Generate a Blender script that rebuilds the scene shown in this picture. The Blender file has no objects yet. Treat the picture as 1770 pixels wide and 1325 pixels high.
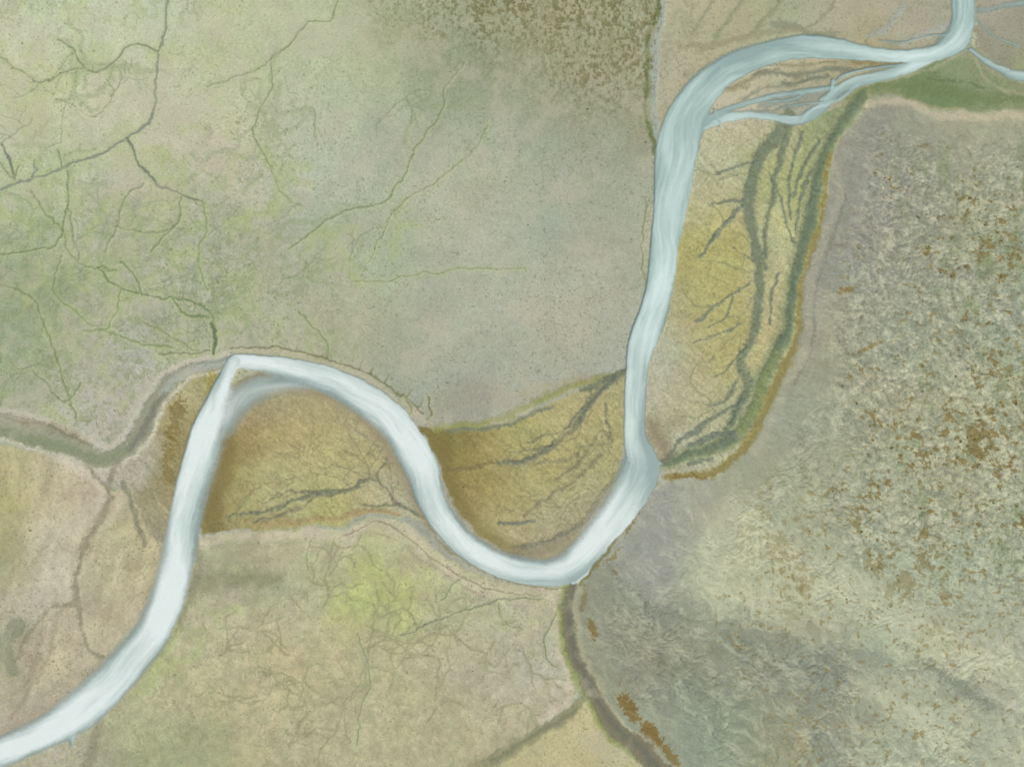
import bpy, math, numpy as np
rng=np.random.default_rng(7)
f32=np.float32
# ---------------------------------------------------------------- grid (metres, map coords x east, y south)
def axis(a,b,step,n=46,g=1.16):
    core=np.arange(a,b,step)
    o=np.cumsum(step*g**np.arange(1,n+1))
    return np.concatenate([a-o[::-1],core,core[-1]+o]).astype(f32)
xs=axis(-60,1830,1.25); ys=axis(-50,1375,1.25)
X,Y=np.meshgrid(xs,ys); H,W=X.shape
T=rng.random((256,256)).astype(f32)
def vn(x,y,seed=0):
    x=x+seed*37.3; y=y+seed*91.7
    xf=np.floor(x); yf=np.floor(y); xi=xf.astype(np.int32)&255; yi=yf.astype(np.int32)&255
    u=x-xf; v=y-yf; u=u*u*(3-2*u); v=v*v*(3-2*v)
    x1=(xi+1)&255; y1=(yi+1)&255
    a=T[yi,xi]; b=T[yi,x1]; c=T[y1,xi]; d=T[y1,x1]
    return (a+(b-a)*u)+((c+(d-c)*u)-(a+(b-a)*u))*v
def fbm(x,y,scale,octv=4,seed=0,gain=.5):
    x=x/scale; y=y/scale; s=0; a=1; t=0
    for i in range(octv):
        s=s+a*vn(x,y,seed+i*5+1); t+=a; a*=gain
        x,y=(x*1.64+y*1.2)+3.1,(y*1.64-x*1.2)+7.7
    return (s/t*2-1).astype(f32)      # about -.6..+.6
def ss(e0,e1,v):
    t=np.clip((v-e0)/(e1-e0),0,1); return t*t*(3-2*t)
wx1=fbm(X,Y,60,4,11); wy1=fbm(X,Y,60,4,23)
wx2=fbm(X,Y,12,3,31); wy2=fbm(X,Y,12,3,43)
WX=X+wx1*9+wx2*4; WY=Y+wy1*9+wy2*4         # natural wobble for creeks / edges
RX=X+wx2*1.3; RY=Y+wy2*1.3                   # lighter wobble for the river
# ---------------------------------------------------------------- fields
def catmull(P,step=10):
    P=np.array(P,float)
    if len(P)<3: 
        return P
    Q=np.vstack([2*P[0]-P[1],P,2*P[-1]-P[-2]]); out=[]
    for i in range(1,len(Q)-2):
        p0,p1,p2,p3=Q[i-1],Q[i],Q[i+1],Q[i+2]
        n=int(min(12,max(1,np.hypot(*(p2-p1)[:2])//step)))
        for k in range(n):
            t=k/n
            q=.5*((2*p1)+(-p0+p2)*t+(2*p0-5*p1+4*p2-p3)*t*t+(-p0+3*p1-3*p2+p3)*t**3)
            q[2:]=p1[2:]*(1-t)+p2[2:]*t
            out.append(q)
    out.append(P[-1]); return np.array(out)
def line_field(P,margin,WXa=None,WYa=None,SD=None,extra=False,smooth=True):
    WXa=WX if WXa is None else WXa; WYa=WY if WYa is None else WYa
    P=catmull(P) if smooth else np.array(P,float)
    if SD is None: SD=np.full((H,W),1e4,f32)
    if extra:
        K=P.shape[1]-3; E=np.zeros((K+2,H,W),f32)
    s=0
    for a,b in zip(P[:-1],P[1:]):
        m=margin+max(a[2],b[2])+14
        i0,i1=np.searchsorted(xs,[min(a[0],b[0])-m,max(a[0],b[0])+m]); j0,j1=np.searchsorted(ys,[min(a[1],b[1])-m,max(a[1],b[1])+m])
        d=b[:2]-a[:2]; L=np.hypot(*d)
        if L<1e-6: continue
        if i1>i0 and j1>j0:
            sl=(slice(j0,j1),slice(i0,i1)); px=WXa[sl]-a[0]; py=WYa[sl]-a[1]
            t=np.clip((px*d[0]+py*d[1])/(L*L),0,1)
            sd=np.hypot(px-t*d[0],py-t*d[1])-(a[2]+(b[2]-a[2])*t)
            mk=sd<SD[sl]; SD[sl][mk]=sd[mk]
            if extra:
                E[0][sl][mk]=(s+t*L)[mk]; cr=(d[0]*py-d[1]*px)/L; E[1][sl][mk]=cr[mk]
                for k in range(K): E[2+k][sl][mk]=(a[3+k]+(b[3+k]-a[3+k])*t)[mk]
        s+=L
    return (SD,E) if extra else SD
def poly_sd(P,WXa=None,WYa=None,margin=45):
    WXa=WX if WXa is None else WXa; WYa=WY if WYa is None else WYa
    P=np.array(P,float); ins=np.zeros((H,W),bool)
    m=20
    i0,i1=np.searchsorted(xs,[P[:,0].min()-m,P[:,0].max()+m]); j0,j1=np.searchsorted(ys,[P[:,1].min()-m,P[:,1].max()+m])
    sl=(slice(j0,j1),slice(i0,i1)); x=WXa[sl]; y=WYa[sl]; I=np.zeros(x.shape,bool)
    for a,b in zip(P,np.roll(P,-1,0)):
        if a[1]==b[1]: continue
        I^=((a[1]>y)!=(b[1]>y))&(x<(b[0]-a[0])*(y-a[1])/(b[1]-a[1])+a[0])
    ins[sl]=I
    D=line_field([(p[0],p[1],0) for p in list(P)+[P[0]]],margin,WXa,WYa,smooth=False)
    return np.where(ins,-D,D)
def ctrl(pts,sig):
    P=np.array(pts,float); cx=np.clip(xs,-40,1810); cy=np.clip(ys,-40,1365)
    Ex=np.exp(-(cx[None,:]-P[:,0:1])**2/(2*sig*sig)); Ey=np.exp(-(cy[None,:]-P[:,1:2])**2/(2*sig*sig))
    den=Ey.T@Ex+1e-30
    C=np.stack([(Ey*P[:,2+k:3+k]).T@Ex/den for k in range(3)],-1)
    w=np.clip(den/1e-7,0,1)[...,None]
    C=(C*w+P[:,2:].mean(0)*(1-w)).astype(f32)
    iy,ix=np.mgrid[0:H,0:W]
    ix=np.clip(ix+(wx1*34+wx2*8).astype(int),0,W-1); iy=np.clip(iy+(wy1*34+wy2*8).astype(int),0,H-1)
    return C[iy,ix]
def mix(C,col,a):
    a=a[...,None].astype(f32); 
    return C+(np.asarray(col,f32)-C)*a
# ---------------------------------------------------------------- land regions
R0=[(0,0,188,193,162),(150,60,189,193,160),(300,60,187,191,164),(60,200,185,187,159),(200,180,188,187,162),(380,120,183,188,155),(500,50,180,186,155),(600,120,173,180,148),(350,250,181,181,158),(500,250,177,179,154),(120,260,182,186,150),(60,340,175,180,148),(200,340,179,179,156),(60,420,166,171,138),(180,430,170,171,149),(300,420,170,171,149),(420,400,170,171,151),(0,520,144,154,122),(20,600,144,158,120),(90,540,160,165,137),(200,560,169,168,150),(300,580,170,167,150),(100,660,175,173,157),(200,680,177,173,161),(420,520,167,169,143),(550,520,167,169,146),(650,450,161,168,140),(600,350,169,172,150),(700,300,168,172,150),(780,100,143,150,121),(700,60,156,161,132),(900,60,148,148,117),(1050,60,146,145,113),(1080,150,150,149,121),(900,160,147,153,130),(1000,240,151,153,132),(850,250,160,166,144),(1000,350,160,163,143),(800,400,167,170,149),(1000,500,165,167,148),(850,550,163,166,146),(700,600,158,163,140),(950,620,161,162,145),(800,680,157,157,142),(600,600,163,166,145),(800,520,165,169,150),(0,100,186,188,161)]
C=ctrl(R0,60)
OUT=2500
bR6=[(1475,190),(1460,230),(1440,270),(1432,330),(1425,380),(1402,440),(1387,500),(1378,560),(1368,600),(1342,650),(1318,700),(1297,755),(1262,795),(1238,822),(1160,832)]
pR6=[(1770+OUT,190),(1840,190),(1770,183),(1700,192),(1640,188),(1590,172),(1540,165),(1505,165)]+bR6+[(1130,850),(1110,880),(1060,930),(1030,975),(990,1010),(985,1050),(995,1130),(1020,1180),(1060,1220),(1110,1270),(1160,1330),(1200,1400),(1300,1325+OUT),(1770+OUT,1325+OUT)]
cR6=[(1540,200,153,152,132),(1500,260,147,147,131),(1480,340,144,144,130),(1450,420,143,144,130),(1420,500,148,149,131),(1400,600,151,152,130),(1380,700,149,152,130),(1330,760,149,152,129),(1270,830,151,153,131),(1170,850,152,153,138),(1150,920,153,154,142),(1130,1000,150,151,137),(1160,1060,143,146,129),(1060,1060,141,143,122),(1090,1150,141,144,123),(1200,1150,134,139,121),(1300,1200,140,145,125),(1200,1280,143,148,127),(1330,1290,146,150,123),(1420,1250,137,142,125),(1330,1120,136,140,124),(1420,1140,136,140,124),(1470,1200,142,147,127),(1240,940,173,175,145),(1240,1020,180,182,151),(1330,1050,173,176,148),(1300,880,164,167,140),(1420,1040,172,175,146),(1560,1100,172,175,146),(1650,1180,166,170,145),(1740,1180,167,170,148),(1600,1260,159,165,142),(1720,1290,163,168,144),(1520,1290,157,163,140),(1500,1000,164,168,142),(1600,980,160,165,139),(1720,1020,163,166,141),(1740,900,162,165,138),(1600,850,158,161,135),(1450,850,158,161,135),(1450,700,154,157,132),(1600,700,155,158,133),(1740,700,158,162,136),(1500,580,150,152,131),(1650,550,152,155,131),(1740,500,151,156,131),(1560,430,147,149,129),(1660,350,153,156,130),(1750,300,154,156,132),(1600,260,150,151,132),(1700,220,159,158,133),(1560,330,145,146,130)]
m6=ss(2,-2,poly_sd(pR6)); C=mix(C,ctrl(cR6,42),m6)
pTop=[(1147,-OUT),(1150,0),(1135,60),(1132,200),(1145,260),(1180,280),(1215,230),(1300,212),(1360,214),(1440,195),(1480,165),(1560,120),(1655,80),(1668,-OUT)]
cTop=[(1180,40,172,168,140),(1170,120,168,163,138),(1250,70,168,164,134),(1350,40,162,162,130),(1450,40,165,160,136),(1560,50,162,159,138),(1630,30,156,157,140),(1300,160,186,179,150),(1370,130,180,174,143),(1450,120,168,162,132),(1300,190,180,175,154),(1380,180,150,153,140),(1520,115,160,153,120)]
mT=ss(2,-2,poly_sd(pTop)); C=mix(C,ctrl(cTop,35),mT)
pR1=[(1180,240),(1215,225),(1300,212),(1360,214),(1440,190),(1490,165)]+bR6+[(1130,800),(1100,750),(1100,640),(1130,540),(1150,400),(1170,290)]
cR1=[(1250,235,180,173,138),(1330,225,174,168,134),(1240,280,180,173,136),(1230,350,178,171,126),(1230,430,171,163,106),(1220,490,168,160,101),(1260,540,168,160,103),(1200,520,172,163,118),(1180,590,176,168,138),(1230,620,174,164,108),(1160,660,174,168,140),(1200,700,177,167,122),(1150,740,164,153,120),(1240,720,173,165,128),(1350,300,164,164,112),(1330,400,182,176,132),(1350,450,182,175,132),(1330,540,180,171,132),(1320,600,177,167,120),(1410,230,153,154,110),(1390,300,166,166,108),(1370,380,172,170,114),(1350,500,174,167,119),(1230,780,179,173,140),(1180,800,165,158,130),(1450,200,135,142,106)]
m1=ss(2,-2,poly_sd(pR1)); C=mix(C,ctrl(cR1,32),m1)
pG=[(1440,175),(1530,135),(1600,108),(1660,80),(1690,88),(1730,118),(1770,142),(1860,160),(1860,195),(1770,186),(1700,196),(1640,190),(1590,176),(1540,164),(1490,168)]
cG=[(1480,160,144,145,110),(1540,145,132,139,104),(1600,130,120,133,95),(1660,105,134,142,111),(1640,165,114,131,92),(1700,110,140,144,116),(1720,150,130,141,105),(1770,165,138,146,114),(1590,160,116,132,93)]
mG=ss(6,-4,poly_sd(pG)); C=mix(C,ctrl(cG,26),mG)
pC=[(1690,-OUT),(1688,40),(1688,84),(1730,112),(1770,136),(1860,150),(1770+OUT,150),(1770+OUT,-OUT)]
mC=ss(5,-5,poly_sd(pC)); C=mix(C,ctrl([(1720,60,142,141,121),(1760,30,150,149,132),(1720,20,156,155,139),(1760,100,144,148,117)],25),mC)
pR2=[(1086,638),(1083,700),(1080,770),(1072,800),(1060,860),(1010,930),(950,968),(880,960),(830,930),(790,885),(765,820),(745,770),(722,736),(790,745),(860,740),(910,715),(960,690),(1030,662)]
cR2=[(1060,670,170,158,113),(1030,720,175,160,110),(960,720,177,163,110),(1050,780,171,158,108),(880,750,170,158,102),(820,770,146,132,82),(770,770,126,114,66),(790,820,140,126,74),(860,810,160,147,97),(950,800,168,154,102),(1010,830,172,158,108),(900,870,173,160,109),(830,880,163,149,98),(870,920,168,157,113),(950,930,168,158,120),(1000,900,164,153,114),(1030,860,164,155,119),(780,860,136,122,74)]
m2=ss(3,-3,poly_sd(pR2)); C=mix(C,ctrl(cR2,26),m2)
pR3=[(395,665),(450,645),(520,655),(590,680),(640,715),(690,780),(722,850),(745,905),(700,893),(640,883),(590,903),(520,908),(430,916),(345,925),(340,870),(360,760)]
cR3=[(430,700,154,142,106),(500,690,160,149,112),(570,700,168,155,116),(620,740,171,157,116),(680,800,168,158,124),(700,850,171,161,130),(540,740,176,161,111),(470,750,168,153,105),(410,770,148,133,88),(378,800,130,116,72),(372,870,132,118,72),(420,850,163,151,100),(500,800,178,166,116),(580,800,175,162,112),(640,780,170,156,106),(540,880,172,161,105),(650,860,177,165,118),(440,905,158,145,98),(700,880,172,161,128),(480,855,175,165,116)]
m3=ss(3,-3,poly_sd(pR3)); C=mix(C,ctrl(cR3,26),m3)
p3b=[(385,635),(340,640),(300,665),(275,700),(250,760),(215,795),(180,810),(190,830),(220,860),(250,910),(280,940),(305,900),(330,800),(350,740),(380,680)]
c3b=[(360,655,156,148,102),(330,690,165,157,118),(300,720,160,149,108),(300,780,148,134,90),(280,830,146,134,94),(260,870,160,149,115),(275,920,149,142,115),(250,790,167,158,130),(215,815,174,165,142),(320,740,152,141,96)]
mb=ss(3,-3,poly_sd(p3b)); C=mix(C,ctrl(c3b,20),mb)
gold=np.clip(m1+m2+m3+mb,0,1)
C=C*(1+gold[...,None]*np.array((-.02,.008,.05),f32))
pR5=[(-OUT,765),(0,768),(90,782),(150,806),(183,838),(185,850),(225,845),(255,910),(285,950),(290,1000),(260,1090),(150,1210),(0,1290),(-OUT,1600)]
cR5=[(20,800,173,168,130),(80,820,182,173,145),(140,840,188,179,155),(20,880,165,162,116),(80,900,186,178,152),(160,870,190,180,158),(10,960,164,160,122),(80,980,190,180,159),(120,940,186,176,153),(220,900,172,166,132),(200,980,182,174,142),(240,980,178,172,141),(180,1060,182,174,146),(230,1060,180,172,148),(40,1060,177,170,151),(10,1100,146,147,123),(20,1170,158,155,130),(80,1140,182,173,146),(120,1120,179,170,145),(160,1140,181,173,147),(60,1220,175,168,146),(120,1200,172,165,145),(20,1260,176,171,153)]
m5=ss(3,-3,poly_sd(pR5)); C=mix(C,ctrl(cR5,35),m5)
pR4=[(345,930),(430,920),(520,910),(590,910),(640,893),(700,903),(748,948),(800,985),(870,1012),(985,1014),(975,1060),(985,1120),(1005,1160),(1012,1190),(980,1225),(900,1280),(820,1330),(760,1325+OUT),(-OUT,1325+OUT),(-OUT,1650),(0,1310),(120,1260),(250,1150),(320,1050),(335,980)]
cR4=[(400,950,178,174,144),(500,930,182,175,146),(580,930,182,175,148),(650,915,184,176,151),(700,940,179,175,151),(440,985,144,143,112),(380,1000,151,149,123),(500,1000,170,168,138),(560,980,173,173,132),(650,960,172,178,120),(640,1010,173,181,110),(700,1030,173,180,115),(760,1010,175,175,137),(800,1050,174,173,144),(640,1060,178,178,130),(850,1080,172,171,146),(920,1070,178,172,152),(900,1130,175,172,151),(880,1190,170,168,148),(950,1170,182,176,156),(950,1220,184,178,153),(400,1060,181,175,148),(340,1080,179,174,145),(500,1070,181,175,145),(560,1120,181,176,143),(700,1120,179,174,141),(780,1130,175,172,144),(420,1140,182,175,143),(300,1160,176,174,139),(500,1180,180,173,137),(400,1220,176,170,138),(600,1200,180,174,140),(700,1220,177,171,137),(800,1230,175,170,140),(250,1220,174,174,140),(300,1280,156,160,124),(250,1300,154,160,121),(360,1290,160,162,126),(450,1290,177,171,137),(560,1290,179,172,138),(680,1290,178,171,137),(780,1290,174,168,138),(200,1260,169,169,135),(180,1310,160,159,137),(60,1310,165,161,143)]
m4=ss(3,-3,poly_sd(pR4)); C=mix(C,ctrl(cR4,38),m4)
pR7=[(1015,1200),(1060,1258),(1110,1322),(1200,1325+OUT),(760,1325+OUT),(850,1322),(950,1270)]
m7=ss(3,-3,poly_sd(pR7)); C=mix(C,(180,174,136),m7)
# ---------------------------------------------------------------- height field
Z=np.full((H,W),2.0,f32)
Z+=fbm(X,Y,260,4,3)*3
# ---------------------------------------------------------------- mottling
n_big=fbm(X,Y,90,4,51); n_mid=fbm(X,Y,24,4,57); n_fin=fbm(X,Y,4.0,3,63,.75)
C*=(1+n_big*.035+n_mid*.04+n_fin*.05)[...,None]
C=C+(fbm(X,Y,140,4,66)[...,None]*np.array((5,-1,-5),f32))+(fbm(X,Y,40,4,67)[...,None]*np.array((3,0,1),f32))
# ---------------------------------------------------------------- strokes  (pts x,y,halfwidth ; colour ; softness ; opacity ; depth)
def stroke(pts,col,soft=3,op=1,depth=0,mask=None,jit=0):
    global C,Z
    P=np.array([p[:3] for p in pts],float); mg=soft+30+P[:,2].max()
    i0,i1=np.searchsorted(xs,[P[:,0].min()-mg,P[:,0].max()+mg]); j0,j1=np.searchsorted(ys,[P[:,1].min()-mg,P[:,1].max()+mg])
    if i1<=i0 or j1<=j0: return
    sl=(slice(j0,j1),slice(i0,i1))
    sd=line_field(pts,soft+4)[sl]
    if jit: sd=sd+(n_fin[sl]*3+n_mid[sl]*2)*jit
    a=ss(soft,-soft*.5,sd)*op
    if mask is not None: a=a*mask[sl]
    C[sl]=mix(C[sl],col,a); Z[sl]-=a*depth
def pw(pts,w): return [(p[0],p[1],w) for p in pts]
land=1-m6
# dendritic channels grown over the mud flats
def grow(x,y,ang,L,w,depth,out):
    n=max(3,int(L/10)); pts=[(x,y,w)]; k=rng.normal(0,.04)
    for i in range(n):
        ang+=rng.normal(0,.3)+k; x+=10*math.cos(ang); y+=10*math.sin(ang); ww=w*(1-(i+1)/n*.75)
        pts.append((x,y,ww))
        if depth>0 and rng.random()<.24:
            grow(x,y,ang+rng.choice([-1,1])*rng.uniform(.5,1.1),L*rng.uniform(.25,.55),ww*.75,depth-1,out)
    out.append(pts)
def dend(seeds,w,col,op,soft,mask=None,depth=2,incise=.5,broken=.3):
    global C,Z
    out=[]
    for (x,y,a,L) in seeds: grow(x,y,math.radians(a),L,w,depth,out)
    SD=np.full((H,W),1e4,f32)
    for p in out: line_field(p,soft+3,SD=SD)
    a=ss(soft,-.5,SD)*op
    a=a*ss(-.35,.2,fbm(X,Y,35,2,int(abs(x))%50)+broken)
    if mask is not None: a=a*mask
    C=mix(C,col,a); Z=Z-a*incise
def veins(scale,th,seed,col,op,mask,incise=.3):
    global C,Z
    n=fbm(X+wx1*30+wx2*8,Y+wy1*30+wy2*8,scale,4,seed,.45)
    m=fbm(X-wx1*24,Y+wy1*26+wx2*8,scale*1.3,4,seed+3,.45)
    a=np.maximum(np.exp(-(n/th)**2),np.exp(-((m+.05)/th)**2)*.8)*ss(-.25,.15,fbm(X,Y,scale*.8,3,seed+9))*op*mask
    C=mix(C,col,a); Z=Z-a*incise
up=land*(1-mT)*(1-m1)*(1-m2)*(1-m3)*(1-m4)*(1-m5)*(1-mb)*(1-mC)*(1-mG)
lf=up*ss(620,380,X-.3*(Y-300))
lowl=lf*ss(300,400,Y)
veins(110,.030,201,(164,172,128),.45,lf)
veins(60,.05,207,(152,160,118),.45,lowl)
veins(70,.018,211,(140,147,124),.6,lf)
veins(44,.024,214,(134,142,114),.5,lowl)
veins(34,.026,217,(142,150,120),.42,lf*ss(220,320,Y))
C=mix(C,(128,138,98),ss(.08,.4,fbm(X,Y,11,4,216,.7)+.35*fbm(X,Y,60,3,218))*lowl*.45)
C=mix(C,(170,180,124),ss(.05,.4,fbm(X,Y,45,5,219,.6))*lf*.35)
veins(120,.014,221,(142,148,118),.32,up*(1-lf))
veins(70,.055,231,(158,155,120),.4,m4)
veins(38,.05,237,(156,152,120),.38,m4*ss(1040,1110,Y))
veins(54,.02,239,(138,137,110),.5,m4*ss(1060,1130,Y))
veins(90,.03,241,(176,184,124),.35,m4*ss(1200,1050,Y)*ss(430,560,X))
veins(90,.035,245,(162,150,124),.45,m5)
veins(46,.03,247,(162,153,128),.45,m5)
veins(28,.06,249,(108,122,88),.6,mG)
sd_=[(120,420,-100,180),(120,420,170,120),(250,460,-60,200),(40,360,60,200),(320,350,-70,140),(350,560,-150,220),(330,520,-120,220),(230,600,-160,160),(180,480,-60,140),(80,560,-40,200),(60,470,20,180),(420,330,-50,200),(560,400,-160,200),(480,480,-100,200),(200,120,200,120),(100,180,10,160),(300,480,-20,160),(30,250,-60,140),(640,470,-150,160),(700,250,-120,150),(440,600,-110,180),(120,650,-60,160),(540,250,-60,160)]
dend(sd_,2.0,(142,154,116),.45,6,up,2)
dend([(x+rng.normal(0,40),y+rng.normal(0,30),rng.uniform(0,360),140) for x,y,_,_ in sd_],.5,(128,138,110),.65,1.7,up,3)
dend([(150,420,-90,160),(300,430,-60,160),(60,400,-100,130),(20,330,0,200),(300,500,160,200),(450,260,60,200),(520,440,-50,150),(680,440,-40,80)],5,(164,174,124),.5,12,up,1)
dend([(620,1180,-70,200),(620,1180,100,160),(560,1220,-150,160),(700,1130,-20,160),(500,1130,-120,140),(760,1180,-60,150),(840,1120,-30,140),(440,1200,160,140),(650,1080,-90,120),(560,1050,-60,140),(720,1260,-60,120),(380,1130,-40,130),(860,1250,-90,120),(500,1290,-60,140),(900,1120,60,120)],1.0,(138,138,106),.6,3,m4,3)
dend([(300,1090,-70,80),(260,1180,-50,120),(330,1030,60,100)],4,(168,180,122),.4,8,m4,1)
# sandy rims on the banks
stroke([(345,938,6),(430,928,5),(520,918,7),(590,922,7),(650,906,8),(705,922,10),(748,965,10),(790,1000,11),(850,1025,9),(920,1035,9),(958,1050,8),(962,1100,5),(985,1160,6),(980,1205,8),(940,1240,7)],(190,180,157),8,.8,jit=.8)
stroke([(430,903,2),(520,897,3),(590,890,3),(640,880,4),(690,888,3)],(160,141,102),5,.8,.6,jit=.8)
stroke([(600,918,.6),(660,905,.8),(720,940,.8),(770,985,.8),(850,1022,.8),(930,1030,.5)],(136,128,104),2,.8,.8)
stroke([(640,925,.8),(690,935,1),(730,965,1),(780,1005,1),(840,1035,1)],(156,145,124),3,.55,.6)
stroke([(410,606,3),(480,610,4),(560,630,4),(620,650,5),(670,678,5),(720,715,4),(745,735,3)],(178,171,147),5,.7,jit=.8)
stroke([(400,604,.6),(480,604,.8),(560,620,.8),(620,640,1),(680,672,1),(730,715,1)],(120,117,88),2,.85,1.2)
for x,y,x2,y2 in [(620,640,628,628),(662,660,672,645),(700,690,712,676),(560,620,566,608),(720,706,730,690),(640,648,644,640),(738,722,748,712)]: stroke([(x,y,1.6),(x2,y2,.4)],(128,122,92),2,.7,.6)
stroke([(745,738,3),(800,740,4),(855,730,4),(900,705,4),(950,680,4),(1010,660,4),(1060,650,3)],(142,144,86),7,.85,.8,jit=1)
stroke([(770,748,2),(850,744,2.5),(880,735,2),(920,712,2),(960,700,2)],(116,122,104),4,.8,.6)
stroke([(760,700,20),(800,690,20),(860,680,12)],(152,147,130),24,.5,mask=up)
stroke([(900,680,6),(960,662,6),(1020,650,4)],(168,158,124),12,.45,mask=up,jit=2)
for x,y,x2,y2 in [(920,700,905,672),(950,688,940,660),(880,715,862,690),(985,672,975,650)]: stroke([(x,y,1.2),(x2,y2,.5)],(150,147,110),2.5,.6)
# left tributary
L1=[(392,624,7),(350,628,9),(318,640,10),(288,665,11),(264,700,12),(242,745,12),(215,778,13),(180,787,14),(140,774,17),(90,752,20),(40,738,21),(0,732,19),(-70,724,18),(-600,700,20)]
stroke([(a,b,c+9) for a,b,c in L1],(188,183,166),5,.85,jit=.8)
stroke([(a,b+3,c) for a,b,c in L1],(148,149,127),5,1,1.3,jit=.8)
stroke([(392,624,4),(350,628,5),(318,642,5),(292,665,4),(275,685,3)],(160,166,156),7,.9,.3)
stroke([(285,680,3),(262,715,4),(240,755,4),(222,778,3)],(122,122,109),6,.85,.6)
stroke([(0,742,8),(60,755,8),(120,775,8),(180,788,7),(215,780,4)],(130,138,110),8,.8,jit=1)
stroke([(40,725,3),(100,735,5),(150,760,2)],(153,139,113),8,.6)
stroke([(0,722,1),(60,728,1),(110,742,1),(160,766,1)],(124,123,104),2.5,.7)
# R5 / lower left channels
for pts,c in [([(205,800,5),(195,825,5),(185,850,3),(180,885,3),(160,925,3),(146,965,3),(134,1010,3),(134,1050,3),(146,1090,2),(155,1120,2),(190,1150,1)],(138,134,114)),
              ([(215,835,4),(225,865,3),(238,905,3),(252,940,2)],(126,125,108)),
              ([(140,1040,2),(105,1060,3),(88,1110,3),(70,1160,3),(45,1210,3),(20,1240,3)],(160,150,126)),
              ([(180,870,4),(165,905,4),(150,950,4)],(158,147,122)),
              ([(150,800,2),(185,840,3),(190,860,2)],(138,132,108)),
              ([(75,1070,2),(65,1120,3),(50,1180,3)],(162,152,128)),
              ([(135,1050,1),(100,1050,1),(60,1080,1),(30,1140,1)],(140,134,112)),
              ([(30,1080,14),(10,1120,14),(30,1160,6)],(136,140,116))]:
    stroke(pts,c,5,.7,.8,jit=1)
stroke([(90,790,3),(140,812,4),(172,845,4),(165,880,3)],(196,188,172),6,.7)
stroke([(300,1010,4),(345,1005,12),(400,1000,12),(450,996,9),(480,994,4)],(138,137,108),12,.7,jit=1)
stroke([(335,935,3),(345,975,5),(335,1020,5),(320,1070,4),(295,1110,4),(265,1150,4),(215,1190,5),(180,1225,5),(165,1270,6),(150,1330,8)],(138,137,114),7,.75,.8,jit=1)
stroke([(310,1085,4),(290,1125,6),(262,1165,7),(235,1200,7)],(166,177,120),9,.5,jit=1)
stroke([(285,940,8),(285,990,9),(268,1050,9),(235,1100,9),(180,1155,9),(120,1205,9),(60,1245,10),(0,1270,10)],(166,156,136),10,.7)
# upper left streams
g1=(132,138,125)
for pts,w,c in [([(292,-60),(290,0),(286,50),(273,95),(273,140),(270,185),(252,218),(222,238),(170,268),(110,290),(50,312),(0,328),(-70,345)],1.7,g1),
  ([(273,94),(240,82),(212,92),(182,118),(152,118),(130,88),(100,74)],1.0,(124,131,112)),([(152,118),(110,126),(72,140),(40,120),(0,100)],.7,(138,145,118)),
  ([(222,238),(236,275),(262,308),(312,335),(352,352)],1.3,(114,121,106)),([(318,345),(312,380),(282,408),(262,435)],1.2,(134,143,112)),
  ([(118,295),(118,345),(128,410),(135,450)],1.4,(138,144,120)),([(5,250),(20,275),(28,312)],2.0,(114,119,110)),([(60,305),(58,275)],.8,g1),([(106,288),(100,262)],.8,g1),([(28,312),(12,295),(6,280)],.7,g1),([(28,305),(36,285)],.7,g1),
  ([(590,-10),(572,34),(535,42),(508,78),(475,104),(472,150),(447,200),(440,240),(468,290)],.7,(130,140,112)),([(508,78),(470,108),(400,140),(360,150)],.5,(140,146,122)),
  ([(805,110),(772,155),(762,200),(718,258),(700,298),(665,350),(600,370),(545,395),(500,430)],.9,(130,139,112)),([(845,215),(818,262),(745,320),(725,330),(690,360),(640,450)],.5,(142,149,118)),
  ([(373,610),(370,570),(365,538),(332,520),(270,515),(205,500),(170,465)],1.4,(118,131,98)),([(372,608),(370,585),(366,555)],1.6,(102,116,90)),([(570,612),(548,572),(515,540)],.9,(130,141,106)),
  ([(610,488),(700,480),(780,467),(850,464),(910,462)],.4,(138,148,110)),([(1118,340),(1118,400),(1112,470),(1118,500)],.7,(134,134,110)),([(345,600),(300,585),(250,560)],.8,(142,138,106)),
  ([(60,330),(75,362),(108,398),(120,440),(150,460),(205,472)],1.0,(130,143,104)),([(252,320),(216,352),(203,400),(186,440)],1.0,(132,141,110)),([(350,352),(358,400),(342,432),(346,470),(362,500)],1.3,(146,157,112)),
  ([(118,352),(95,420),(60,432),(20,442),(-40,440)],1.0,(126,139,98)),([(105,440),(92,500),(130,540),(182,570),(232,592),(300,602)],1.2,(132,145,104)),([(205,502),(190,560),(150,570)],.9,(132,145,104)),
  ([(-40,485),(0,490),(60,520),(80,572),(100,622),(112,662),(132,720)],1.2,(128,138,106)),([(200,392),(260,402),(290,396)],.8,(134,143,112)),([(300,520),(330,545),(362,545)],1.2,(116,131,94)),([(250,515),(235,480),(215,455)],1.0,(124,139,100)),
  ([(365,600),(330,606),(280,612)],.9,(128,129,106)),([(470,290),(480,330),(520,360)],.5,(142,150,120)),
  ([(690,1095),(760,1072),(820,1052),(880,1036),(935,1035)],.7,(132,131,114)),([(620,1100),(640,1160),(625,1230),(615,1290)],.6,(142,140,112)),([(960,1060),(940,1110),(960,1150)],.6,(126,122,100)),
  ([(805,1000),(790,1005),(770,1040)],.7,(144,138,122)),([(140,660),(110,690),(60,640)],1.2,(136,139,120)),([(740,690),(745,715)],1.0,(120,116,90)),([(700,690),(712,712)],.8,(130,125,96)),([(862,1045),(870,1075),(900,1090)],.6,(142,138,118)),([(540,930),(528,960),(536,985)],.6,(142,138,112))]:
    stroke([(p[0],p[1],w+3) for p in pts],(166,174,132),7,.45,mask=land)
    stroke([(p[0],p[1],w) for p in pts],c,1.8,.88,.8)
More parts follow.
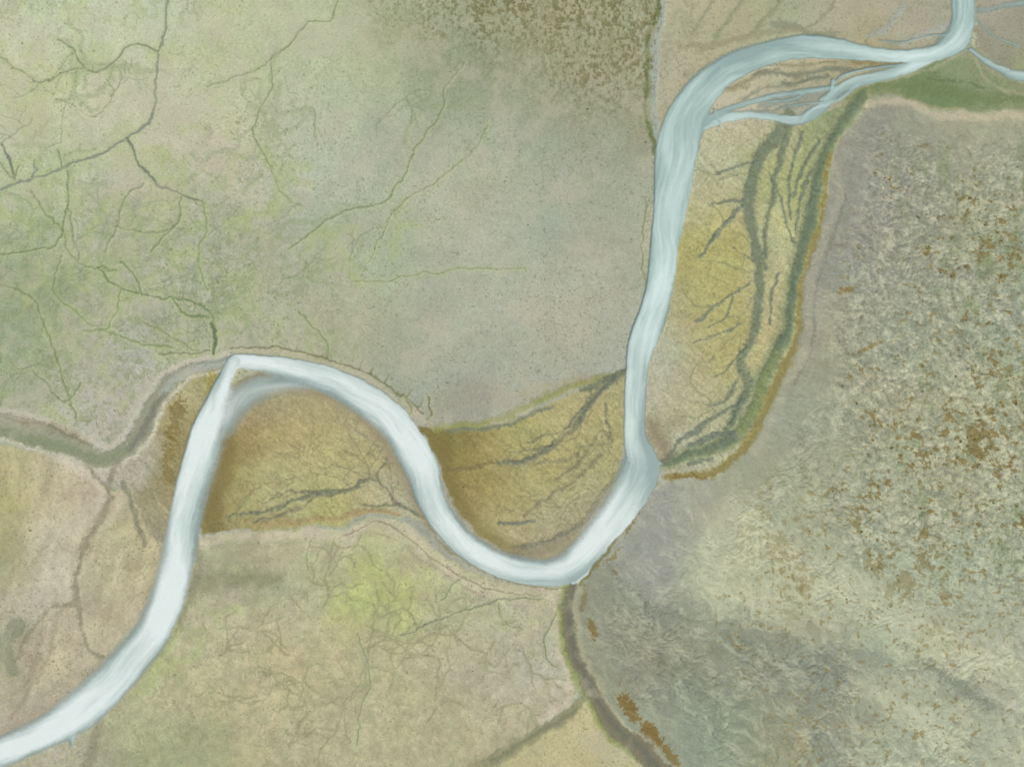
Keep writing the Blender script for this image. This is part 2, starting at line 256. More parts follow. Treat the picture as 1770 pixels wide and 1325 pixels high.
stroke([(1155,-60,4),(1145,20,5),(1133,70,6),(1131,130,6),(1129,190,6),(1138,240,5),(1143,290,5)],(156,164,154),5,.9,1)
stroke([(1140,0,2),(1122,60,3),(1118,130,3),(1117,190,3),(1128,240,3),(1133,285,2)],(106,117,76),4,.9,.5,jit=1)
stroke([(1135,300,1.5),(1128,380,1.5),(1122,460,1.5),(1112,530,1.5),(1088,590,2),(1082,640,2)],(178,175,152),3,.8)
stroke([(1150,290,1.5),(1137,380,1.2),(1130,460,1.2),(1118,530,1.2),(1094,580,1.5),(1084,620,2),(1080,660,2)],(110,116,92),2.5,.75)
for k in range(16):
    yy=335+k*11+rng.normal(0,3); xx=1131-(yy-335)*.06
    stroke([(xx,yy,.8),(xx-rng.uniform(6,15),yy+rng.normal(0,3),.3)],(140,142,116),1.6,.55)
# R1 channels
E1=[(1490,168,14),(1470,195,13),(1447,228,12),(1428,268,12),(1417,310,12),(1408,360,14),(1396,410,15),(1382,460,13),(1371,510,12),(1362,560,12),(1345,610,13),(1322,655,14),(1302,700,15),(1276,745,15),(1240,768,13),(1190,785,9),(1150,798,9)]
stroke([(x-3,y,w+2) for x,y,w in E1],(146,150,114),8,.8,.6,jit=1)
stroke([(x,y,w*.62) for x,y,w in E1],(114,126,99),7,1,1.4,jit=1)
stroke([(x-1,y,w*.25) for x,y,w in E1],(102,115,95),4,.6,.6,jit=1)
stroke([(1438,262,3),(1430,300,4),(1426,360,4),(1410,420,6),(1394,470,5),(1382,520,5),(1376,580,5),(1352,640,6),(1322,700,6),(1298,752,7),(1262,792,7),(1230,815,7),(1190,822,7),(1150,826,5)],(134,124,76),5,.88,jit=1.6)
stroke([(1345,610,4),(1322,655,6),(1302,700,7),(1276,745,6)],(130,139,90),7,.7,jit=1.5)
for pts in [[(1365,205,13),(1338,240,11),(1312,285,9),(1298,330,10),(1296,380,9),(1306,430,8),(1312,490,7),(1311,540,7),(1299,580,6),(1286,620,6),(1292,655,6),(1280,700,5),(1255,740,5)],
            [(1356,235,5),(1343,290,4),(1333,345,3),(1323,410,3),(1320,470,2)],[(1290,640,3),(1300,660,4),(1280,690,5),(1262,730,6)]]:
    stroke([(a,b,c+2) for a,b,c in pts],(148,150,116),8,.6,.3,jit=1)
    stroke([(a,b,c*.85) for a,b,c in pts],(115,124,102),5,.9,1.2,jit=1)
for pts,w in [([(1286,352),(1262,380),(1236,408),(1210,445)],2.4),([(1285,345),(1255,352),(1235,357)],2.0),([(1262,380),(1240,395),(1232,418)],1.3),([(1295,490),(1262,512),(1240,530),(1205,550)],1.4),([(1285,690),(1245,712),(1200,745),(1165,778),(1145,792)],2.6),
              ([(1300,455),(1275,440),(1262,430)],1.0),([(1330,300),(1345,345),(1360,390),(1375,425)],1.8),([(1405,300),(1385,340),(1378,400)],1.6),([(1290,600),(1260,640),(1235,650)],1.2),([(1310,280),(1270,290),(1240,300)],1.1),([(1345,470),(1335,510),(1328,560)],1.4),([(1270,750),(1230,750),(1195,770)],4),([(1230,790),(1190,800)],3),([(1420,240),(1395,280),(1370,340)],2),([(1390,230),(1372,270),(1362,330),(1368,380)],2),([(1275,560),(1240,580),(1205,590)],.9),([(1280,655),(1250,690),(1225,700)],1.2),([(1268,515),(1255,545),(1225,565)],.9)]:
    stroke(pw(pts,w),(113,121,106),3.2,.85,.8,jit=.7)
dend([(1290,420,190,100),(1300,520,160,120),(1290,600,140,100),(1400,330,200,60),(1290,300,200,90),(1280,670,150,100),(1300,470,150,110),(1295,560,150,110),(1250,700,160,90),(1240,530,170,80)],.9,(128,131,100),.6,2.3,m1,2)
stroke([(1165,300,3),(1158,400,4),(1150,480,5),(1140,560,8),(1125,620,10),(1118,690,10),(1118,750,10)],(174,168,146),9,.6,mask=m1)
stroke([(1125,730,8),(1150,765,8),(1150,785,4)],(136,126,102),14,.65,mask=m1)
# braid plain
for pts,w,c in [([(1310,122),(1350,124),(1400,128),(1440,122),(1480,125)],3,(114,119,102)),([(1480,108),(1530,112),(1570,108)],3,(134,120,82)),([(1260,150),(1310,128),(1350,118)],2,(138,130,104)),([(1340,40),(1400,55),(1440,62)],6,(134,136,112)),([(1290,170),(1330,150),(1400,140)],2,(138,137,116)),
              ([(1200,60),(1215,30),(1230,0)],2,(142,142,116)),([(1240,60),(1270,20),(1290,-20)],2,(138,141,112)),([(1300,55),(1330,25),(1360,-10)],3,(140,141,112)),([(1500,70),(1530,45),(1560,10)],3,(158,164,156)),([(1560,75),(1600,55),(1640,40)],4,(164,168,160)),([(1320,180),(1380,172),(1430,165)],9,(138,143,132)),([(1240,215),(1220,215)],3,(150,142,114)),
              ([(1330,110),(1380,112),(1450,108)],1.4,(136,130,104)),([(1230,165),(1270,150),(1300,145)],1.2,(146,138,110)),([(1180,80),(1240,75),(1310,60),(1380,52)],4,(146,144,116)),([(1400,45),(1430,20),(1450,-10)],2,(140,138,110)),([(1360,140),(1400,142),(1435,135)],1.5,(106,114,98)),([(1460,130),(1500,122),(1545,118)],1.5,(118,124,104)),([(1300,196),(1360,192),(1400,180)],1.5,(128,134,120))]:
    stroke(pw(pts,w),c,5,.75,.5,jit=1,mask=mT)
veins(50,.04,251,(144,142,114),.5,mT)
# top right meadow: marsh green strips and bare threads
stroke([(1455,185,4),(1500,155,4),(1560,150,6),(1610,150,10),(1660,165,9),(1720,172,6),(1770,170,5)],(106,122,82),10,.6,jit=2,mask=mG)
for pts,w,c in [([(1500,150),(1560,135),(1620,112),(1660,92)],1.6,(168,166,136)),([(1685,100),(1700,130),(1740,155),(1790,165)],1.2,(162,160,132)),([(1560,168),(1600,180),(1660,192)],2,(150,146,112)),([(1650,95),(1690,98),(1730,125)],5,(152,152,122)),([(1600,135),(1650,140),(1700,150)],1.2,(96,112,80))]: stroke(pw(pts,w),c,4,.65,.3,jit=1)
# R2 channels
for pts,c in [([(1086,642,5),(1052,660,7),(1022,692,7),(1002,732,6),(966,766,5),(925,790,4),(890,802,3)],(128,127,102)),([(1086,640,4),(1050,655,4),(1010,672,3)],(110,116,97)),([(1060,655,2),(1025,690,2),(1005,730,2)],(102,110,97)),([(1010,705,1.5),(985,735,2),(945,775,2),(900,800,2),(860,800,1)],(110,116,105)),
              ([(1048,700,1.5),(1052,735,1.5)],(120,120,98)),([(1000,790,2),(965,798,2),(935,800,2)],(138,134,104)),([(1045,790,1.5),(1000,825,1.5),(950,862,2),(905,895,2)],(134,130,102)),([(925,905,1),(895,908,2),(862,908,2)],(108,114,106)),
              ([(1035,760,1),(1000,805,1.5),(960,830,2)],(134,130,100)),([(1060,830,3),(1020,890,6),(985,925,8),(940,952,8),(900,955,5)],(144,137,114)),([(850,800,2),(800,812,3),(765,815,3)],(122,113,80)),([(890,950,1.5),(960,935,2),(1010,905,2)],(124,124,110)),([(985,740,1.2),(950,750,1.2),(905,765,1)],(128,126,100)),([(1052,735,1),(1060,770,.8)],(128,126,100)),([(960,770,1),(930,775,1),(880,785,.8)],(124,123,100))]:
    stroke(pts,c,4.3,.82,.8,jit=1)
dend([(1010,730,120,100),(980,760,150,100),(950,780,160,120),(1020,700,60,90),(1000,800,150,120),(940,860,170,90),(1060,760,130,120),(1050,840,150,120),(1000,860,170,110),(950,900,180,80)],.7,(130,127,98),.6,2.0,m2,2)
# R3 channels
for pts,w,c in [([(735,893),(705,880),(682,862),(662,835),(645,824),(625,832),(605,848),(555,852),(510,862),(470,880),(400,895)],1.9,(113,118,100)),([(645,824),(640,800),(600,780)],1.0,(140,132,100)),([(605,848),(570,858),(530,850)],1.6,(120,120,100)),([(550,856),(500,882),(440,900)],1.2,(128,126,102)),([(680,862),(670,800),(640,760),(600,735)],1.2,(150,144,122)),([(660,835),(655,815),(668,790)],1.1,(130,127,104)),([(440,850),(420,880),(400,905)],2,(140,140,100)),([(690,868),(660,872),(630,868)],1.0,(124,124,100)),([(540,852),(500,850),(460,868)],1.0,(126,125,102))]:
    stroke(pw(pts,w),c,3.2,.85,.8,jit=.7)
dend([(640,826,-150,130),(600,848,190,140),(660,830,-110,120),(560,852,210,100),(680,860,-90,100),(500,880,180,100),(610,846,-120,140),(655,820,-80,90)],.7,(132,128,98),.6,2.0,m3,2)
# brown algae patches
def patch(cx,cy,rx,ry,ang,col,op,rough=.8):
    global C
    c,s=math.cos(math.radians(ang)),math.sin(math.radians(ang)); dx,dy=WX-cx,WY-cy
    r=np.hypot((dx*c+dy*s)/rx,(-dx*s+dy*c)/ry)+ (n_mid*1.0+n_fin*1.3)*rough
    C=mix(C,col,ss(1.15,.8,r)*op)
for p in [(302,730,13,44,10,(126,113,72),.75),(290,800,13,42,14,(130,117,74),.75),(368,652,9,18,10,(144,134,74),.8),(1062,960,22,4,-45,(126,110,66),.7),(1022,978,22,3,-45,(120,108,70),.6),(1100,900,30,3,-55,(122,108,66),.6),
          (1022,1085,7,26,-10,(126,107,62),.9),(1008,1035,5,24,0,(128,112,66),.7),(1095,1225,10,32,-38,(122,101,58),.9),(1132,1272,10,26,-35,(124,104,60),.9),(1165,1308,8,20,-35,(126,106,62),.8),(1195,825,34,5,0,(128,110,66),.8),(1500,605,26,4,-25,(128,109,62),.75),(1470,495,20,4,-25,(128,109,62),.75),(1065,990,8,3,50,(126,107,62),.8)]: patch(*p)
# bottom creek
BC=[(986,1008,6),(979,1050,8),(986,1100,8),(1002,1150,9),(1026,1196,11),(1060,1246,13),(1105,1292,15),(1140,1330,17),(1190,1380,22),(1500,1700,30)]
stroke([(x-8,y+2,w) for x,y,w in BC[:-3]],(134,145,88),7,.85,jit=1)
stroke([(x+14,y-2,w*.5) for x,y,w in BC[:-2]],(172,166,138),7,.6,jit=1)
stroke(BC,(124,119,98),5,1,1.4,jit=1)
stroke([(x+2,y,w*.3) for x,y,w in BC],(106,106,94),6,.7,.6)
stroke([(1018,1200,5),(990,1232,7),(950,1260,9),(900,1288,10),(850,1312,11),(800,1340,12),(600,1450,15)],(142,140,108),6,.85,1,jit=1)
stroke([(1000,1228,2),(955,1258,3),(900,1286,3),(850,1312,3)],(122,122,98),5,.7,.5)
# R6 structure: grey drainage swales
for pts,c in [([(1530,200,14),(1495,260,18),(1490,320,14),(1455,400,18),(1420,470,16),(1400,540,10),(1395,600,8)],(138,137,128)),([(1560,260,12),(1560,330,12),(1520,390,14),(1470,440,10)],(139,138,129)),([(1150,880,22),(1150,950,24),(1130,1010,20)],(148,148,140)),
              ([(1060,1020,5),(1120,1060,16),(1200,1075,20),(1290,1110,22),(1370,1145,20),(1430,1180,12)],(128,133,118)),([(1430,1180,10),(1410,1230,12),(1420,1300,14),(1440,1400,14)],(132,138,124)),([(1370,1130,6),(1480,1130,7),(1580,1160,8),(1660,1190,12),(1720,1230,8)],(138,144,127)),
              ([(1020,1040,8),(1080,1130,14),(1160,1220,14)],(135,136,122)),([(1770,560,20),(1680,480,12),(1600,470,10),(1540,480,10)],(144,146,131))]:
    stroke(pts,c,24,.55,1.2,mask=m6,jit=4)
for pts in [[(1235,900,10),(1228,960,14),(1240,1010,16),(1290,1045,14),(1350,1080,10),(1400,1110,4)],[(1260,870,8),(1400,980,18),(1520,1040,22),(1640,1120,20),(1760,1160,20)],[(1480,1180,8),(1560,1220,12),(1640,1290,12)]]:
    stroke(pts,(184,185,156),24,.6,0,mask=m6,jit=4)
for pts in [[(1255,1035,1),(1300,1068,2),(1360,1100,3),(1420,1130,3),(1450,1165,2),(1440,1210,2)],[(1570,1120,1),(1620,1165,3),(1670,1195,4),(1720,1225,3)],[(1060,985,1),(1110,1040,2),(1170,1060,2)]]:
    stroke(pts,(116,123,109),10,.45,.8,mask=m6,jit=5)
stroke([(1440,270,5),(1452,340,6),(1425,420,6),(1402,500,6),(1392,590,5),(1360,660,5),(1330,720,6),(1300,780,5)],(170,165,143),7,.55,mask=m6,jit=1.5)
stroke([(1446,300,1),(1462,350,1),(1440,420,1),(1415,500,1),(1402,590,1),(1372,660,1)],(124,122,108),3,.5,.6,mask=m6,jit=1)
stroke([(1500,180,3),(1560,178,4),(1640,200,4),(1700,204,5),(1770,198,6),(1900,198,8)],(188,177,151),7,.75,mask=m6,jit=1.5)
# rough hummocky ground of the east side
th=math.radians(38); U=X*math.cos(th)+Y*math.sin(th)+wx1*9; V=-X*math.sin(th)+Y*math.cos(th)+wy1*9
hum=fbm(U,V*1.9,15,4,71,.62); hum2=fbm(X,Y,4.4,2,75,.75)
th2=math.radians(12); U2=X*math.cos(th2)-Y*math.sin(th2)+wx1*25; V2=X*math.sin(th2)+Y*math.cos(th2)+wy1*25
rip=fbm(U+wx1*20,V*2.6+wy1*30,22,4,81,.55); ripf=fbm(U*.7,V*3.0,8,3,85,.6); rid=1-np.abs(fbm(U2*.45,V2*1.3,13,3,86,.5))*3.2
D6=-poly_sd(pR6,margin=130)
east=m6*ss(1330,1500,X+n_big*60)*ss(1120,860,Y-0.25*(X-1500)+n_big*80)
east=np.maximum(east,m6*.45*ss(1180,1380,X)*ss(1180,1000,Y-.2*(X-1500))); flat=1-ss(20,120,D6+n_big*40)
east=east*(1-.9*flat)
se=m6*(1-east)*(1-.6*flat)
patchy=ss(-.3,.2,fbm(X,Y,70,3,87))
clus=ss(-.35,.3,fbm(X,Y,55,3,88))
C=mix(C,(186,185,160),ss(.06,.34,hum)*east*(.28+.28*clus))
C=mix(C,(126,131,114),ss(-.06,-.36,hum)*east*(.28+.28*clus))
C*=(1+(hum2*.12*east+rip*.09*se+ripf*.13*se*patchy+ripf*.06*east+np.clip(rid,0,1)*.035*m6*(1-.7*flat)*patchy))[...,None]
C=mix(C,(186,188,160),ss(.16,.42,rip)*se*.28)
C=mix(C,(122,133,98),ss(.15,.42,fbm(X,Y*.6,45,5,91,.65))*east*.6*ss(1480,1650,X))
chain=fbm(U,V*1.3,12,4,97,.68)+.50*fbm(X,Y*.7,80,3,98)
farin=ss(90,260,D6)
C=mix(C,(124,109,66),ss(.30,.37,chain)*east*.75)
C=mix(C,(152,138,98),ss(.26,.4,fbm(X,Y,7,2,99))*ss(1180,1260,Y)*m6*.4*ss(1300,1350,X)*ss(1460,1400,X))
C=mix(C,(130,114,72),ss(.46,.53,fbm(X,Y,7,2,103)+.15*n_big)*m6*.55*farin)
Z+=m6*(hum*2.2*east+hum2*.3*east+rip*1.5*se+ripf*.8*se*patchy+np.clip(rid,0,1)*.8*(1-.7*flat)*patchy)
# speckled saltmarsh on the north edge
sp=fbm(X,Y*.8,5.0,3,101,.7)
spm=up*ss(230,20,Y+n_big*60+np.abs(X-1010)*.28)*ss(600,760,X+n_big*80)
spm=np.maximum(spm,up*.8*ss(250,120,Y+n_big*50)*ss(850,1020,X))
C=mix(C,(112,107,72),ss(.06,.24,sp+n_mid*.45)*spm*.68)
C=mix(C,(174,172,148),ss(-.05,-.3,sp)*spm*.45)
Z+=ss(.05,.3,sp)*spm*.7
# small dark plant dots and speckle
dots=ss(.50,.60,fbm(X,Y,3.2,2,111,.8)+n_big*.22); C=mix(C,(114,116,84),dots*.5*(1-m6))
C*=(1+gold*(fbm(X,Y,3.2,2,115,.8)*.10+fbm(U,V*3,14,3,117)*.08))[...,None]
C*=(1+m4*(fbm(X,Y,14,4,119,.65)*.09+n_fin*.03)+m5*(fbm(X,Y*.5+X*.5,18,4,121,.6)*.10+n_fin*.03)+up*fbm(X,Y,2.9,2,123,.8)*.05)[...,None]
C=mix(C,(180,185,138),ss(.08,.4,fbm(X,Y,30,5,125,.62))*m4*.25)
C=mix(C,(152,151,122),ss(.12,.3,fbm(X,Y,22,5,126,.65))*m4*.35)
C=mix(C,(182,175,154),ss(.10,.4,fbm(X,Y,50,4,128,.6))*up*.35)
# ---------------------------------------------------------------- rivers
# x,y,halfwidth,soft(right bank going downstream),soft(left bank), brightness
main=[(1700,-1500,26,4,4,.5),(1668,-300,22,4,4,.5),(1665,-60,20,4,4,.5),(1665,0,20,6,6,.5),(1664,40,19,7,7,.6),(1652,72,19,8,6,.7),(1615,92,12,5,4,.7),(1560,98,10,4,3,.6),(1500,93,12,4,3,.5),(1440,84,18,4,3,.35),(1390,81,20,4,3,.3),(1330,92,19,5,4,.3),(1270,114,22,8,4,.3),(1226,146,26,8,5,.3),(1198,182,30,6,6,.35),(1182,215,34,5,6,.4),(1172,250,35,4,6,.45),(1166,290,34,4,5,.5),(1161,340,30,3,4,.55),(1155,380,26,3,4,.6),(1149,420,24,3,4,.65),(1145,460,23,3,4,.7),(1139,500,22,3,6,.7),(1129,540,23,3,6,.7),(1117,572,24,3,5,.75),(1106,605,22,3,5,.7),(1101,640,18,3,5,.7),(1098,680,18,3,4,.75),(1097,720,17,3,5,.7),(1097,755,18,4,5,.6),(1106,785,24,5,4,.35),(1108,812,32,12,3,.15),(1092,850,30,18,2,.3),(1070,885,27,18,2,.5),(1043,917,25,18,2,.7),(1013,952,24,16,2,.8),(982,983,24,14,2,.6),(940,991,21,12,2,.7),(890,984,21,11,2.5,.75),(845,968,19,10,2.5,.8),(802,940,20,9,3,.75),(771,907,20,8,3,.65),(751,875,22,7,5,.45),(739,845,24,6,8,.4),(730,810,27,5,10,.5),(713,775,27,4,12,.6),(688,735,26,3,14,.5),(654,704,26,3,14,.5),(610,675,24,3,14,.65),(560,652,20,2.5,12,.7),(510,638,17,2.5,10,.8),(460,628,13,2.5,8,.8),(408,624,12,3,4,.8)]
low=[(404,626,11,3,3,.8),(390,655,12,4,8,.85),(376,695,19,4,20,.9),(357,745,25,4,24,.95),(341,800,25,4,24,.95),(328,850,25,5,22,.8),(318,900,25,8,16,.6),(311,950,25,14,10,.65),(300,1000,26,16,8,.85),(285,1050,27,18,8,.9),(262,1097,27,20,8,.85),(225,1142,28,20,8,.85),(185,1187,30,18,8,.95),(140,1228,30,16,10,.95),(85,1262,24,12,10,.95),(40,1283,22,12,12,.95),(-20,1307,22,12,12,.95),(-300,1400,26,8,8,.9),(-1500,1700,30,8,8,.9)]
braids=[[(1650,78,12,5,5,.7),(1612,96,11,4,4,.8),(1570,117,9,4,4,.8),(1530,130,8,5,5,.6),(1482,141,9,4,4,.55),(1448,156,7,4,4,.5),(1428,180,8,4,4,.35),(1398,202,8,5,4,.3),(1370,209,7,4,4,.3),(1330,202,6,5,4,.3),(1290,199,6,5,5,.4),(1250,205,8,4,4,.4),(1210,214,12,4,4,.35)],
 [(1448,150,3,3,3,.6),(1405,157,3.5,4,4,.6),(1345,165,3.5,4,4,.6),(1292,178,3.5,4,4,.6),(1252,192,4.5,4,4,.5),(1215,212,7,4,4,.3)],
 [(1440,140,3,4,4,.9),(1436,160,3,4,4,.8),(1420,172,3,4,4,.7)],
 [(1480,148,3,4,4,.4),(1450,172,3,4,4,.4),(1405,188,2.5,4,4,.4),(1385,205,3,3,3,.4)],
 [(1400,158,1.4,3,3,.6),(1370,172,1.8,3,3,.6),(1330,176,1.2,3,3,.6)],
 [(1350,186,1,3,3,.5),(1385,180,1.2,3,3,.5),(1420,178,1.2,3,3,.5)],
 [(1560,112,1,3,3,.5),(1500,120,1.6,3,3,.5),(1455,132,1.6,3,3,.5),(1440,145,1.5,3,3,.5)],
 [(1676,86,2,3,3,.6),(1705,106,4,4,3,.6),(1740,124,6,5,4,.6),(1790,136,8,5,5,.5),(2200,200,12,5,5,.5)],
 [(1666,15,2,9,9,.2),(1700,18,1,9,9,.2),(1735,10,1,9,9,.2),(1790,2,3,9,9,.3)],
 [(1645,52,3,11,11,.2),(1625,75,2,12,12,.2)],
 [(1655,60,1,3,3,.4),(1610,62,.8,4,4,.3),(1560,74,.8,4,4,.3),(1520,70,.5,3,3,.3)],
 [(1684,30,1,4,4,.3),(1715,60,.8,4,4,.3),(1760,80,.8,4,4,.3)],
 [(1235,190,2,3,3,.4),(1245,212,2,3,3,.4)],
 [(1112,795,12,5,4,.3),(1128,801,8,4,4,.35),(1142,800,3,3,3,.4)],
 [(1118,800,14,5,4,.2),(1128,820,7,3,3,.3)],
 [(110,1252,14,12,8,.7),(124,1268,8,10,6,.7),(126,1285,2,6,6,.6)],
 [(1090,590,4,2,4,.7),(1092,612,4,2,4,.7)],
 [(1025,958,3,2,2,.6),(1012,986,6,2,2,.5),(990,1003,6,2,2,.5)]]
# brown silt rims that lie beside the water
stroke([(440,668,10),(520,665,9),(590,690,9),(640,730,9),(680,785,9),(710,845,7),(740,900,5)],(146,135,110),12,.7,mask=1-m6)
stroke([(392,770,14),(382,830,16),(366,880,14)],(124,111,72),18,.65)
stroke([(765,775,14),(775,820,10),(800,880,9),(840,925,6),(900,958,6)],(124,112,70),16,.65,mask=m2)
stroke([(1062,850,5),(1030,900,6),(985,940,7),(930,958,6),(880,955,5)],(144,136,112),10,.6)
# bank lips
stroke([(1136,832,2),(1112,872,2),(1082,912,2),(1050,950,2),(1022,985,2),(1000,1008,2)],(116,112,74),4,.85,.6,jit=1)
stroke([(742,905,1.5),(770,945,1.5),(810,975,1.5),(860,1000,1.5),(920,1014,1.5),(980,1014,1.5)],(132,128,98),3,.7,.4,jit=.6)
ALPHA=np.zeros((H,W),f32); WC=np.zeros((H,W,3),f32)+np.array((160,176,168),f32)
def water(P,op=1):
    global ALPHA,WC
    SD,E=line_field(P,30,RX,RY,extra=True)
    s,u,sp_,sn_,br=E; near=SD<200
    t=ss(-6,6,u); soft=sn_*(1-t)+sp_*t
    um=u+fbm(X,Y,90,2,129)*12
    streak=fbm(s,um*12,130,4,131,.62); fine=fbm(s,um*6,18,2,137,.6); wide=fbm(s,um*3,140,3,139)
    sde=SD+(wx2*1.0+streak*.30*soft+n_fin*.15*soft)
    a=ss(.75,-.55,sde/np.maximum(soft,.5))*near*op
    core=ss(3,-16,SD)
    k=np.clip(.04+br*(.34+.74*core)+streak*.52+wide*.60+fine*.10,0,1)[...,None]
    c0=np.array((152,171,165),f32); c1=np.array((189,205,197),f32); c2=np.array((219,230,224),f32)
    col=np.where(k<.5,c0+(c1-c0)*k*2,c1+(c2-c1)*(k-.5)*2)
    g=(ss(900,400,Y)*ss(1000,1100,X))[...,None]; col=col*(1-g*np.array((.055,.018,.025),f32))
    wgt=np.where(a+ALPHA>1e-4,a/(a+ALPHA*(1-a)+1e-5),0)[...,None]
    WC=WC*(1-wgt)+col*wgt; ALPHA=1-(1-ALPHA)*(1-a)
# faint milky shallows of the inner bend
water([(560,668,3,12,14,.15),(500,662,10,14,20,.2),(450,668,16,16,24,.3),(412,692,16,18,26,.5),(392,730,10,18,26,.6)],.72)
for b in braids: water(b,.92)
water(main); water(low)
# pale silt on the river bed
C=mix(C,(164,165,146),ss(.1,.6,ALPHA)*.65)
Z=Z*(1-ALPHA*.8)-ALPHA*.9
ZW=Z+ALPHA*1.2+.12+ALPHA*fbm(X,Y,7,3,141)*.05
C=np.clip(C,20,245)
# ---------------------------------------------------------------- to linear reflectance
def lin(c):
    c=c/255.; return np.where(c<=.04045,c/12.92,((c+.055)/1.055)**2.4)
CL=lin(C)*1.12*np.array((1.01,1,.94)); WL=np.minimum(lin(np.clip(WC,0,250))*1.06*np.array((1.035,1,.975)),.86)
def grid_mesh(name,Zs,col,alpha=None,keep=None):
    idx=np.arange(H*W).reshape(H,W)
    q=np.stack([idx[:-1,:-1],idx[1:,:-1],idx[1:,1:],idx[:-1,1:]],-1).reshape(-1,4)
    co=np.stack([X-885,-(Y-662.5),Zs],-1).reshape(-1,3).astype(f32); cl=col.reshape(-1,3)
    al=None if alpha is None else alpha.reshape(-1)
    if keep is not None:
        k=keep.reshape(-1); q=q[k[q].any(1)]; used=np.unique(q); re=np.zeros(H*W,np.int64); re[used]=np.arange(len(used))
        q=re[q]; co=co[used]; cl=cl[used]; al=al[used]
    return mk(name,co,q,cl,al)
def mk(name,co,q,cl,al=None):
    me=bpy.data.meshes.new(name); n=len(co); m=len(q); k=q.shape[1]
    me.vertices.add(n); me.vertices.foreach_set('co',co.astype(f32).ravel())
    me.loops.add(m*k); me.loops.foreach_set('vertex_index',q.astype(np.int32).ravel())
    me.polygons.add(m); me.polygons.foreach_set('loop_start',np.arange(0,m*k,k,dtype=np.int32))
    me.polygons.foreach_set('use_smooth',np.ones(m,bool))
    me.update(calc_edges=True)
    at=me.color_attributes.new('deposit','FLOAT_COLOR','POINT')
    r=np.ones((n,4),f32); r[:,:3]=cl; at.data.foreach_set('color',r.ravel())
    if al is not None:
        a2=me.attributes.new('depth','FLOAT','POINT'); a2.data.foreach_set('value',al.astype(f32))
    ob=bpy.data.objects.new(name,me); bpy.context.scene.collection.objects.link(ob); return ob
ground=grid_mesh('tidal_flat_ground',Z,CL)
river=grid_mesh('river_water',ZW,WL,ALPHA,ALPHA>.02)
# ---------------------------------------------------------------- vegetation tufts (one object)
def interp(F,x,y): 
    return F[np.clip(np.searchsorted(ys,y),0,H-1),np.clip(np.searchsorted(xs,x),0,W-1)]
N=90000
tx=rng.uniform(-50,1820,N); ty=rng.uniform(-50,1365,N)
dens=np.clip(east*ss(.22,.38,chain)*.5+spm*.38*ss(-.05,.3,sp)+.008*(1-m6)+.012*m6*farin,0,1)*(1-ALPHA)*(ALPHA<.02)
keep=rng.random(N)<interp(dens,tx,ty)*.75
tx=tx[keep]; ty=ty[keep]; n=len(tx)
rad=np.exp(rng.normal(-.05,.35,n))*(0.8+.5*interp(east,tx,ty)); hh=rad*rng.uniform(.3,.6,n)
a6=np.arange(7)/7*2*np.pi; ph=rng.random(n)*6.28
vs=[]; 
for ring,(rr,zz) in enumerate([(1.,-.4),(.72,.55)]):
    jr=rng.uniform(.65,1.3,(n,7)); A=a6[None]+ph[:,None]+ring*.4
    vs.append(np.stack([tx[:,None]-885+np.cos(A)*rad[:,None]*rr*jr*1.25,-(ty[:,None]-662.5)+np.sin(A)*rad[:,None]*rr*jr,interp(Z,tx,ty)[:,None]+hh[:,None]*zz+0*A],-1))
top=np.stack([tx-885,-(ty-662.5),interp(Z,tx,ty)+hh],-1)[:,None]
co=np.concatenate(vs+[top],1).reshape(-1,3)
i=np.arange(7); j=(i+1)%7
tri=np.concatenate([np.stack([i,j,j+7],1),np.stack([i,j+7,i+7],1),np.stack([i+7,j+7,i*0+14],1)])
q=(tri[None]+(np.arange(n)*15)[:,None,None]).reshape(-1,3)
pal=lin(np.array([(114,103,66),(106,109,74),(128,116,80),(106,112,86),(130,118,74)],float))*1.05
cc=pal[rng.integers(0,5,n)]*rng.uniform(.8,1.2,(n,1))
g_=interp(CL,tx,ty); bl=rng.uniform(.15,.6,(n,1)); cc=cc*(1-bl)+g_*bl
tuft=mk('marsh_grass_tufts',co,q,np.repeat(cc,15,0))
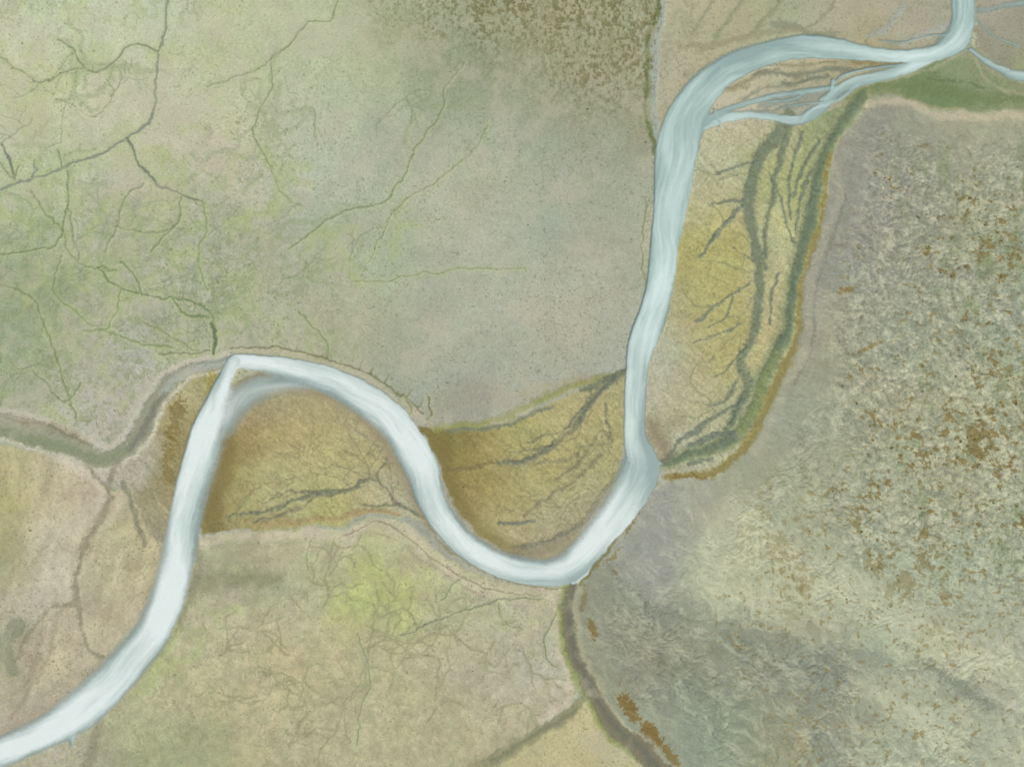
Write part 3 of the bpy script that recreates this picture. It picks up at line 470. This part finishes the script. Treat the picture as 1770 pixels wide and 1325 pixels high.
# ---------------------------------------------------------------- materials
def mat(name,rough,spec,fine,bump,transp=False):
    m=bpy.data.materials.new(name); m.use_nodes=True; nt=m.node_tree; N=nt.nodes; Lk=nt.links; b=N['Principled BSDF']
    at=N.new('ShaderNodeAttribute'); at.attribute_name='deposit'
    ge=N.new('ShaderNodeNewGeometry')
    n1=N.new('ShaderNodeTexNoise'); n1.inputs['Scale'].default_value=fine; n1.inputs['Detail'].default_value=3; n1.inputs['Roughness'].default_value=.65
    Lk.new(ge.outputs['Position'],n1.inputs['Vector'])
    mr=N.new('ShaderNodeMapRange'); mr.inputs['From Min'].default_value=.25; mr.inputs['From Max'].default_value=.75
    amp=.03 if transp else .13
    mr.inputs['To Min'].default_value=1-amp; mr.inputs['To Max'].default_value=1+amp
    Lk.new(n1.outputs['Fac'],mr.inputs['Value'])
    vm=N.new('ShaderNodeVectorMath'); vm.operation='SCALE'; Lk.new(at.outputs['Color'],vm.inputs[0]); Lk.new(mr.outputs['Result'],vm.inputs['Scale'])
    Lk.new(vm.outputs['Vector'],b.inputs['Base Color'])
    b.inputs['Roughness'].default_value=rough; b.inputs['Specular IOR Level'].default_value=spec
    bp=N.new('ShaderNodeBump'); bp.inputs['Strength'].default_value=bump; bp.inputs['Distance'].default_value=1
    Lk.new(n1.outputs['Fac'],bp.inputs['Height']); Lk.new(bp.outputs['Normal'],b.inputs['Normal'])
    if transp:
        d=N.new('ShaderNodeAttribute'); d.attribute_name='depth'
        Lk.new(d.outputs['Fac'],b.inputs['Alpha'])
    return m
ground.data.materials.append(mat('silt_and_algae',.95,.1,.34,.32))
tuft.data.materials.append(mat('marsh_grass',.95,.05,1.2,.3))
river.data.materials.append(mat('milky_glacial_water',.4,.3,.2,.04,True))
# ---------------------------------------------------------------- light and camera
el,az=math.radians(46),math.radians(-45)      # sun from the north-west
sc=bpy.context.scene
w=bpy.data.worlds.new('World'); sc.world=w; w.use_nodes=True; nt=w.node_tree
sky=nt.nodes.new('ShaderNodeTexSky'); sky.sky_type='NISHITA'; sky.sun_disc=False; sky.sun_elevation=el; sky.sun_rotation=az
nt.links.new(sky.outputs['Color'],nt.nodes['Background'].inputs['Color']); nt.nodes['Background'].inputs['Strength'].default_value=.1
sl=bpy.data.lights.new('sun','SUN'); sl.energy=3.2; sl.angle=math.radians(3); sl.color=(1,.95,.86)
so=bpy.data.objects.new('sun',sl); sc.collection.objects.link(so)
so.rotation_euler=(-(math.radians(90)-el),0,-az)
cam=bpy.data.cameras.new('camera'); co_=bpy.data.objects.new('camera',cam); sc.collection.objects.link(co_)
co_.location=(0,0,2500); cam.sensor_width=36; cam.lens=36*2500/1770; cam.clip_start=10; cam.clip_end=60000
sc.camera=co_
sc.view_settings.view_transform='Standard'; sc.view_settings.look='None'; sc.view_settings.exposure=0
print('tufts',n,'ground',H,W)
